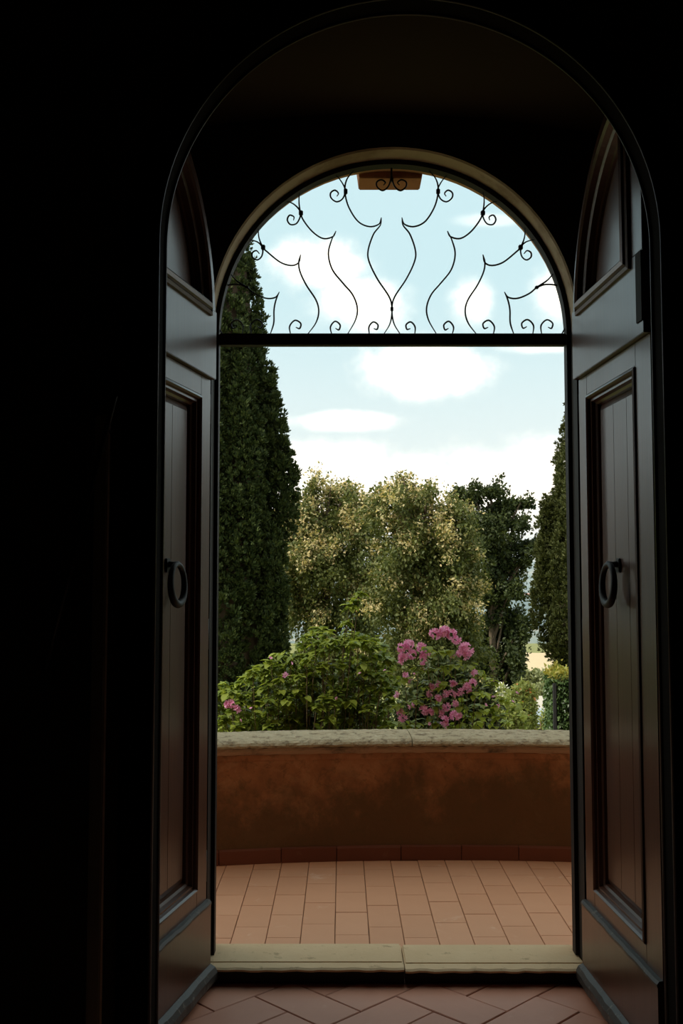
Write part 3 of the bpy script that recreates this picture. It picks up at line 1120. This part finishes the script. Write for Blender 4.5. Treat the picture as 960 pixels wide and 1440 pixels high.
tree('spreading_tree', 'dark green spreading tree between the pale trees and the cypress', 31, 690,
     [(645, 694, 10, 14), (664, 700, 20, 16), (690, 692, 20, 12), (708, 712, 30, 13), (735, 710, 12, 5), (690, 738, 40, 18), (726, 740, 18, 7), (684, 770, 42, 22), (720, 770, 26, 12), (743, 768, 12, 10), (752, 776, 8, 7),
      (704, 800, 36, 20), (734, 790, 10, 9), (690, 835, 40, 28), (718, 830, 16, 18), (706, 880, 42, 30), (734, 884, 14, 16), (696, 935, 46, 34), (724, 925, 16, 26), (700, 985, 40, 30)],
     1.2, 'oak', 46, 90, .125, .42, .10, -.1, fill=.9)


# ------------------------------------------------------------------ near shrubs with individual leaves
def leaf_mesh():
    # pointed oval leaf with a sunken midrib
    xs = [(0, 0, 0), (.24, .13, .03), (.36, .36, .05), (.27, .66, .02), (0, 1, -.10)]
    V = [(0, 0, 0), (0, .18, .0), (0, .42, .015), (0, .70, -.01), (0, 1, -.10)]
    F = []
    for s in (-1, 1):
        b = len(V)
        V += [(s * x, y, z + .05) for x, y, z in xs[1:4]]
        e = [0, b, b + 1, b + 2, 4]
        for i in range(4):
            q = [i, i + 1, e[i + 1], e[i]]
            q = list(dict.fromkeys(q))
            for k in range(1, len(q) - 1):
                F.append((q[0], q[k], q[k + 1]) if s == 1 else (q[0], q[k + 1], q[k]))
    return np.array(V, float), np.array(F)


LT = leaf_mesh()
leaf_me = tri_mesh('leaf', *LT)
leaf_me.polygons.foreach_set('use_smooth', [True] * len(leaf_me.polygons))
leaf_me.materials.append(M['bush'])


def basis(d, n):
    d = d.normalized()
    x = d.cross(n)
    x = x.normalized() if x.length > 1e-4 else d.orthogonal().normalized()
    return x, d, x.cross(d)


def blossom_mesh(seed, cup):
    r = random.Random(seed)
    V, F = [], []
    for i in range(6):
        a = 2 * math.pi * i / 6 + r.uniform(-.2, .2)
        ca, sa = math.cos(a), math.sin(a)
        w = .34
        b = len(V)
        pts = [(0, 0, 0), (.45, -w, cup * .5), (.5, 0, cup * .35), (.45, w, cup * .5), (.95, -.2, cup), (1.0, .0, cup * 1.05 - .08), (.95, .2, cup)]
        V += [(p[0] * ca - p[1] * sa, p[0] * sa + p[1] * ca, p[2] + r.uniform(-.05, .05)) for p in pts]
        F += [(b, b + 1, b + 2), (b, b + 2, b + 3), (b + 1, b + 4, b + 5), (b + 1, b + 5, b + 2), (b + 2, b + 5, b + 6), (b + 2, b + 6, b + 3)]
    me = tri_mesh('blossom', V, F)
    me.materials.append(M['pink'])
    return me


BLOSSOMS = [blossom_mesh(s, c) for s, c in ((1, .55), (2, .75), (3, .4))]


def shrub(label, base, tips, leaves_per, size, n_objects, blossoms, whorl=True, stem_r=.006):
    base = Vector(base)
    root = empty('flowering_shrub', base, label, 'shrub')
    recs = []
    for k, tip in enumerate(tips):
        tip = Vector(tip)
        foot = Vector((base.x + (tip.x - base.x) * random.uniform(.35, .6), base.y + random.uniform(-.05, .08), GZ + 1.4))
        mid = foot.lerp(tip, .55) + Vector((random.uniform(-.08, .08), random.uniform(-.06, .06), random.uniform(-.03, .10)))
        path = catmull([foot, mid, tip], 5)
        n = len(path)
        MB().tube(path, [stem_r * (1.1 - .9 * i / n) for i in range(n)], 5).build('stem', 'twig', root)
        # drooping whorl at the tip, pairs of leaves down the stem
        for q in range(leaves_per):
            if whorl and q < leaves_per * .55:
                a = 2 * math.pi * (q / (leaves_per * .55)) + random.uniform(-.3, .3)
                out = Vector((math.cos(a), math.sin(a), 0))
                d = out + Vector((0, 0, random.uniform(-.9, .25)))
                c = tip + out * .006 + Vector((0, 0, random.uniform(-.02, .012)))
                nrm = Vector((0, 0, 1)) + out * .4
            else:
                i = random.uniform(.45, .97) * (n - 1)
                c = path[int(i)].lerp(path[min(int(i) + 1, n - 1)], i % 1)
                a = random.uniform(0, 2 * math.pi)
                out = Vector((math.cos(a), math.sin(a), 0))
                d = out + Vector((0, 0, random.uniform(-1.0, .3)))
                nrm = Vector((random.uniform(-.4, .4), random.uniform(-.4, .4), 1)) + out * .4
            recs.append((c + Vector((random.uniform(-.012, .012),) * 3), d, nrm, size * random.uniform(.6, 1.25)))
    # leaves that show over the coping, nearest first, are single objects
    vis = lambda r: r[0].z > .70 + (r[0].y - 5.9) * .0 - (r[0].y - 5.85) * .14
    order = sorted(range(len(recs)), key=lambda i: (not vis(recs[i]), -recs[i][3] / recs[i][0].y))
    single, rest = order[:n_objects], order[n_objects:]
    for i in single:
        c, d, nrm, s = recs[i]
        X, Yv, Z = basis(d, nrm)
        o = link('leaf', leaf_me, None, root)
        mtx = Matrix(((X.x * s, Yv.x * s, Z.x * s, c.x - base.x), (X.y * s, Yv.y * s, Z.y * s, c.y - base.y), (X.z * s, Yv.z * s, Z.z * s, c.z - base.z), (0, 0, 0, 1)))
        o.matrix_basis = mtx
    if rest:
        C = np.array([tuple(recs[i][0]) for i in rest]); D = np.array([tuple(recs[i][1]) for i in rest])
        Nn = np.array([tuple(recs[i][2]) for i in rest]); S = np.array([recs[i][3] for i in rest])
        foliage('foliage', 'bush', root, C, D, S, LT, 'y', Nn)
    for (px, py, rad, Y) in blossoms:
        cnt = max(1, int(round((rad / 4.0) ** 2 * 2.5)))
        c0 = at(px, py, Y)
        for q in range(cnt):
            dd = Vector((random.gauss(0, 1), random.gauss(0, 1) - .5, random.gauss(0, 1) + .25)).normalized()
            c = c0 + dd * wpx(max(rad - 3, .5), Y) * random.uniform(.55, 1.0)
            s = wpx(random.uniform(3.4, 4.8) if rad > 3.5 else 2.8, Y)
            X, Yv, Z = basis(Vector((random.uniform(-1, 1), random.uniform(-1, 1), random.uniform(-1, 1))), dd)
            Z = dd; X = Yv.cross(Z).normalized(); Yv = Z.cross(X)
            o = link('blossom', BLOSSOMS[q % 3], None, root)
            o.matrix_basis = Matrix(((X.x * s, Yv.x * s, Z.x * s, c.x - base.x), (X.y * s, Yv.y * s, Z.y * s, c.y - base.y), (X.z * s, Yv.z * s, Z.z * s, c.z - base.z), (0, 0, 0, 1)))
    return root


PROF = [(300, 985), (312, 962), (340, 958), (352, 940), (372, 934), (385, 922), (398, 918), (410, 932), (420, 910), (428, 896), (440, 884), (452, 880),
        (465, 896), (480, 895), (497, 890), (515, 890), (530, 898), (545, 920), (560, 930), (575, 955)]
pxs, pys = [p[0] for p in PROF], [p[1] for p in PROF]
tips = []
for px in np.arange(304, 553, 8.5):
    top = float(np.interp(px, pxs, pys))
    tips.append(at(px + random.uniform(-3, 3), top + random.uniform(0, 5), random.uniform(6.42, 6.95)))
    py = top + 15
    while py < 1035:
        tips.append(at(px + random.uniform(-7, 7), py + random.uniform(-5, 5), random.uniform(6.42, 6.9)))
        py += random.uniform(15, 22)
tips += [at(505, 834, 6.7), at(491, 852, 6.7), at(498, 846, 6.75), at(487, 874, 6.6)]
shrub('broad leafy green shrub behind the parapet with few pink blossoms', at(430, 1250, 6.75), tips, 30, .060, 290,
      [(322, 990, 9, 6.40), (333, 997, 6, 6.40), (340, 1012, 3, 6.40), (353, 997, 3, 6.40), (380, 926, 3, 6.4), (412, 932, 3, 6.40), (402, 950, 4, 6.40),
       (472, 982, 3, 6.40), (505, 945, 2.5, 6.40), (540, 941, 3, 6.40)])
ft = [(600, 912), (616, 918), (632, 914), (588, 938), (607, 940), (623, 938), (640, 934), (660, 936), (672, 946), (598, 960), (622, 962), (652, 955), (668, 970),
      (585, 985), (610, 992), (648, 990), (660, 1005), (672, 995), (585, 1015), (612, 1018), (655, 1022), (630, 1020), (568, 955), (570, 1018), (560, 990)]
tips = [at(px, py, random.uniform(6.10, 6.22)) for px, py in ft]
shrub('pink blossoming shrub with dense flower heads behind the parapet', at(610, 1250, 6.17), tips, 20, .058, 200,
      [(612, 891, 10, 6.25), (624, 888, 10, 6.25), (635, 893, 9, 6.25), (641, 900, 7, 6.25), (653, 914, 13.5, 6.2), (636, 922, 4, 6.2), (646, 919, 5, 6.2),
       (564, 912, 8, 6.2), (575, 906, 9, 6.2), (567, 924, 9, 6.2), (579, 920, 8, 6.2), (563, 934, 4, 6.2), (592, 911, 8, 6.2), (595, 925, 7, 6.2), (594, 937, 5, 6.2), (600, 918, 5, 6.2),
       (570, 951, 4.5, 6.2), (577, 958, 4, 6.2), (585, 945, 4, 6.25), (557, 977, 4, 6.15), (606, 966, 6, 6.15), (615, 963, 5, 6.15), (604, 975, 5, 6.15),
       (634, 962, 5, 6.15), (640, 960, 4, 6.15), (657, 967, 8, 6.1), (665, 960, 6, 6.1), (648, 973, 5, 6.1), (617, 982, 6, 6.1), (626, 976, 6, 6.1), (635, 975, 5, 6.1), (642, 978, 4, 6.1),
       (627, 994, 7, 6.1), (640, 990, 5, 6.1), (619, 1003, 6, 6.1), (641, 1006, 10, 6.05), (625, 1013, 7, 6.05), (628, 1022, 5, 6.05), (596, 999, 8, 6.1), (605, 1001, 6, 6.1),
       (563, 1002, 6, 6.1), (566, 1011, 6, 6.1), (603, 1018, 3, 6.05), (667, 946, 4.5, 6.15), (578, 993, 4, 6.1)])
tips = [at(px, py, random.uniform(6.45, 6.7)) for px, py in ((682, 972), (692, 958), (704, 980), (716, 984), (726, 992), (688, 1000), (700, 1008), (676, 1012), (712, 1012), (735, 1008), (698, 992))]
shrub('sparse leafy shrub end with pink buds next to the pale bushes', at(702, 1250, 6.58), tips, 15, .056, 90,
      [(682, 992, 3.5, 6.4), (693, 978, 3, 6.4), (700, 993, 3.5, 6.4), (722, 985, 3, 6.4), (726, 975, 2.5, 6.5)], stem_r=.004)


# ------------------------------------------------------------------ pale bushes, ivy pier, hedges further off
def bush(name, label, blobs, Y, depth, m, per, leaves, size, spread, accent=None, share=.15, group=None, cat='bush', fill=.35):
    c = at(blobs[0][0], blobs[0][1], Y)
    root = empty(name, (c.x, Y, gz(Y)), label, cat, group)
    mb = MB()
    for k in range(4):
        mb.tube([(c.x + .05 * k - .1, Y, gz(Y)), (c.x + random.uniform(-.15, .15), Y + random.uniform(-.1, .1), c.z)], [.03, .01], 5)
    mb.build('stems', 'twig', root)
    C, D, T, E = crown(blobs, Y, depth, per * 1800 / (blobs[0][2] * blobs[0][3]) * (.8 if fill < .4 else 2.2), leaves, spread * 1.6, spread, .1, fill)
    S = size * RNG.uniform(.7, 1.3, len(C))
    if accent:
        isb = RNG.uniform(size=len(C)) < share
        foliage('foliage', m, root, C[~isb], D[~isb], S[~isb], T_LEAF)
        foliage('blossoms', accent, root, C[isb], D[isb], S[isb], T_LEAF)
    else:
        foliage('foliage', m, root, C, D, S, T_LEAF)
    return root


bush('evergreen_bush', 'low dark evergreen bush right behind the pink blossoming shrub', [(600, 1005, 42, 48), (655, 1005, 44, 42), (624, 965, 38, 32), (630, 1045, 64, 40)], 8.3, .28, 'oak', 30, 60, .050, .05, fill=.6)
bush('evergreen_bush', 'low dark evergreen bush between the leafy green shrub and the cypress', [(440, 1005, 56, 56), (360, 1015, 56, 42), (496, 1000, 38, 58), (410, 1050, 100, 40)], 10.0, .32, 'oak', 30, 60, .054, .05, fill=.6)
bush('evergreen_bush', 'large dark evergreen bush outside the door leaf with the clear ring pull, added unseen for darker reflections', [(1030, 700, 110, 100), (1110, 770, 120, 130), (1020, 870, 110, 150), (1130, 890, 130, 160)], 11.5, 1.2, 'oak', 26, 60, .16, .16, fill=.5)  # out of view; added to darken what the varnished leaves reflect
bush('evergreen_bush', 'large dark evergreen bush beyond the tall cypress, added unseen for darker reflections', [(0, 740, 110, 100), (-110, 780, 130, 130), (40, 830, 100, 120), (-60, 890, 150, 160)], 12.5, 1.2, 'oak', 26, 60, .16, .16, fill=.5)  # second unseen bush, added for the dark in the door varnish
bush('round_shrub', 'round grey-green shrub in front of the dry field', [(748, 962, 16, 18), (760, 972, 14, 14), (744, 978, 14, 16)], 62, 1.2, 'olive', 60, 40, .24, .22)
bush('garden_bush', 'clipped pale bush behind the gravel path', [(758, 976, 6, 9), (772, 976, 8, 12), (776, 992, 6, 12)], 57, .6, 'olive', 45, 36, .17, .14)
bush('garden_bush', 'tall yellow-green bush with orange flowers near the path', [(737, 978, 9, 13), (728, 990, 14, 18), (739, 1000, 7, 22), (730, 1020, 16, 20)], 17, .3, 'pale', 60, 34, .066, .055, 'orange', .03)
bush('garden_bush', 'low yellow-green bush beside the sparse shrub end', [(714, 1005, 14, 14), (706, 1015, 12, 14), (722, 1018, 14, 16)], 13, .3, 'pale', 50, 30, .055, .05)
bush('garden_bush', 'small white-flowering bush under the dark spreading tree', [(702, 976, 6, 8), (708, 984, 5, 7)], 19, .2, 'pale', 30, 26, .06, .05, 'white', .45)
bush('garden_bush', 'leafy green bush at the foot of the ivy pier', [(771, 1008, 6, 12), (774, 1022, 8, 10)], 10.5, .10, 'pale', 34, 26, .036, .028)

# ivy-clad pier
YP = 9.0
pl, pr_ = at(783, 950, YP).x, at(840, 950, YP).x
ptop = at(790, 956, YP).z
iv = empty('ivy_pier', ((pl + pr_) / 2, YP + .2, gz(YP)), 'square garden pier wrapped in dark ivy with yellowing top growth', 'pier')
MB().box((pl, YP, gz(YP)), (pr_, YP + .38, ptop)).build('pier_body', 'bark', iv)
n = 16000
u = RNG.uniform(size=n); z = RNG.uniform(-.6, ptop + .02, n)
f = RNG.integers(0, 3, n)
C = np.where((f == 0)[:, None], np.stack([pl + u * (pr_ - pl), np.full(n, YP - .025), z], 1),
             np.where((f == 1)[:, None], np.stack([np.full(n, pl - .02), YP + u * .38, z], 1), np.stack([pl + u * (pr_ - pl), np.full(n, YP - .01), z], 1)))
C += RNG.normal(size=(n, 3)) * .012
D = RNG.normal(size=(n, 3)) * .45 + np.array([0, -.5, -.8])
foliage('ivy_leaves', 'ivy', iv, C, D, .042 * RNG.uniform(.7, 1.3, n), T_LEAF)
n = 1100
C = np.stack([RNG.uniform(pl - .04, pr_, n), RNG.uniform(YP - .06, YP + .38, n), ptop + np.abs(RNG.normal(size=n)) * .045], 1)
foliage('young_ivy', 'ivy_top', iv, C, RNG.normal(size=(n, 3)) * .6 + np.array([0, -.2, .4]), .042 * RNG.uniform(.7, 1.3, n), T_LEAF)
MB().box((pl - .045, YP - .05, gz(YP)), (pl - .02, YP - .015, ptop - .03)).build('corner_post', 'rubber', iv)

# little stone bollard and a scooter half hidden on the path
BY = 38
p = at(742, 1012, BY)
bz = gz(BY)
bo = empty('stone_bollard', (p.x, BY, bz), 'short pale stone bollard beside the path', 'bollard')
bt = at(742, 1008, BY).z
MB().tube([(p.x, BY, bz), (p.x, BY, bt - .14), (p.x, BY, bt - .12)], [.15, .14, .14], 10).build('shaft', 'stone', bo)
MB().tube([(p.x, BY, bt - .12), (p.x, BY, bt - .05), (p.x, BY, bt)], [.17, .17, .06], 10).build('head', 'stone', bo)
sy = 34
sx = at(757, 1010, sy).x
scoot = empty('motor_scooter', (sx, sy, gz(sy - .5) + .0), 'dark motor scooter with pale windscreen parked below the terrace', 'scooter')
zb = gz(sy - .5)
for dy in (-.45, .75):
    m = MB()
    rr = []
    for i in range(16):
        a = 2 * math.pi * i / 16
        rr.append([(sx + .045 * math.cos(b), sy + dy + (.19 + .045 * math.sin(b)) * math.cos(a), zb + .235 + (.19 + .045 * math.sin(b)) * math.sin(a)) for b in [2 * math.pi * k / 6 for k in range(6)]])
    m.rings(rr + [rr[0]], caps=False)
    m.build('wheel', 'rubber', scoot, smooth=True)
m = MB()
m.rings([[(sx - w_, sy + y_, zb + z0), (sx + w_, sy + y_, zb + z0), (sx + w_ * .8, sy + y_, zb + z1), (sx - w_ * .8, sy + y_, zb + z1)] for y_, w_, z0, z1 in ((-.40, .16, .35, .95), (-.22, .18, .28, .85), (.0, .15, .25, .36), (.28, .16, .25, .62), (.9, .14, .42, .72))])
m.build('body', 'paint_dark', scoot, bevel=.015)
MB().box((sx - .14, sy + .25, zb + .70), (sx + .14, sy + .92, zb + .80)).build('seat', 'rubber', scoot, bevel=.03)
MB().tube([(sx - .33, sy - .22, zb + 1.02), (sx, sy - .30, zb + .98), (sx + .33, sy - .22, zb + 1.02)], .018, 6).build('handlebar', 'door_iron', scoot)
m = MB()
m.rings([[(sx - w_, sy + y_, zb + z_), (sx + w_, sy + y_, zb + z_), (sx + w_, sy + y_ + .006, zb + z_), (sx - w_, sy + y_ + .006, zb + z_)] for y_, w_, z_ in ((-.42, .17, .92), (-.36, .22, 1.12), (-.26, .19, 1.34), (-.2, .11, 1.42))])
m.build('windscreen', 'glass', scoot)

# ------------------------------------------------------------------ haze over the valley
hz = mat('valley_haze')
nt = NT(hz.node_tree)
hz.node_tree.nodes.remove(hz.node_tree.nodes['Principled BSDF'])
vsn = nt.n('ShaderNodeVolumeScatter')
vsn.inputs['Color'].default_value = (.62, .82, 1.0, 1)
vsn.inputs['Density'].default_value = .00060
nt.l.new(vsn.outputs[0], hz.node_tree.nodes['Material Output'].inputs['Volume'])
M['haze'] = hz
h = MB().box((-700, 90, -130), (900, 1650, 60)).build('valley_haze', 'haze')
tag(h, 'thin blue haze hanging over the far valley', 'haze', None, 'stuff')
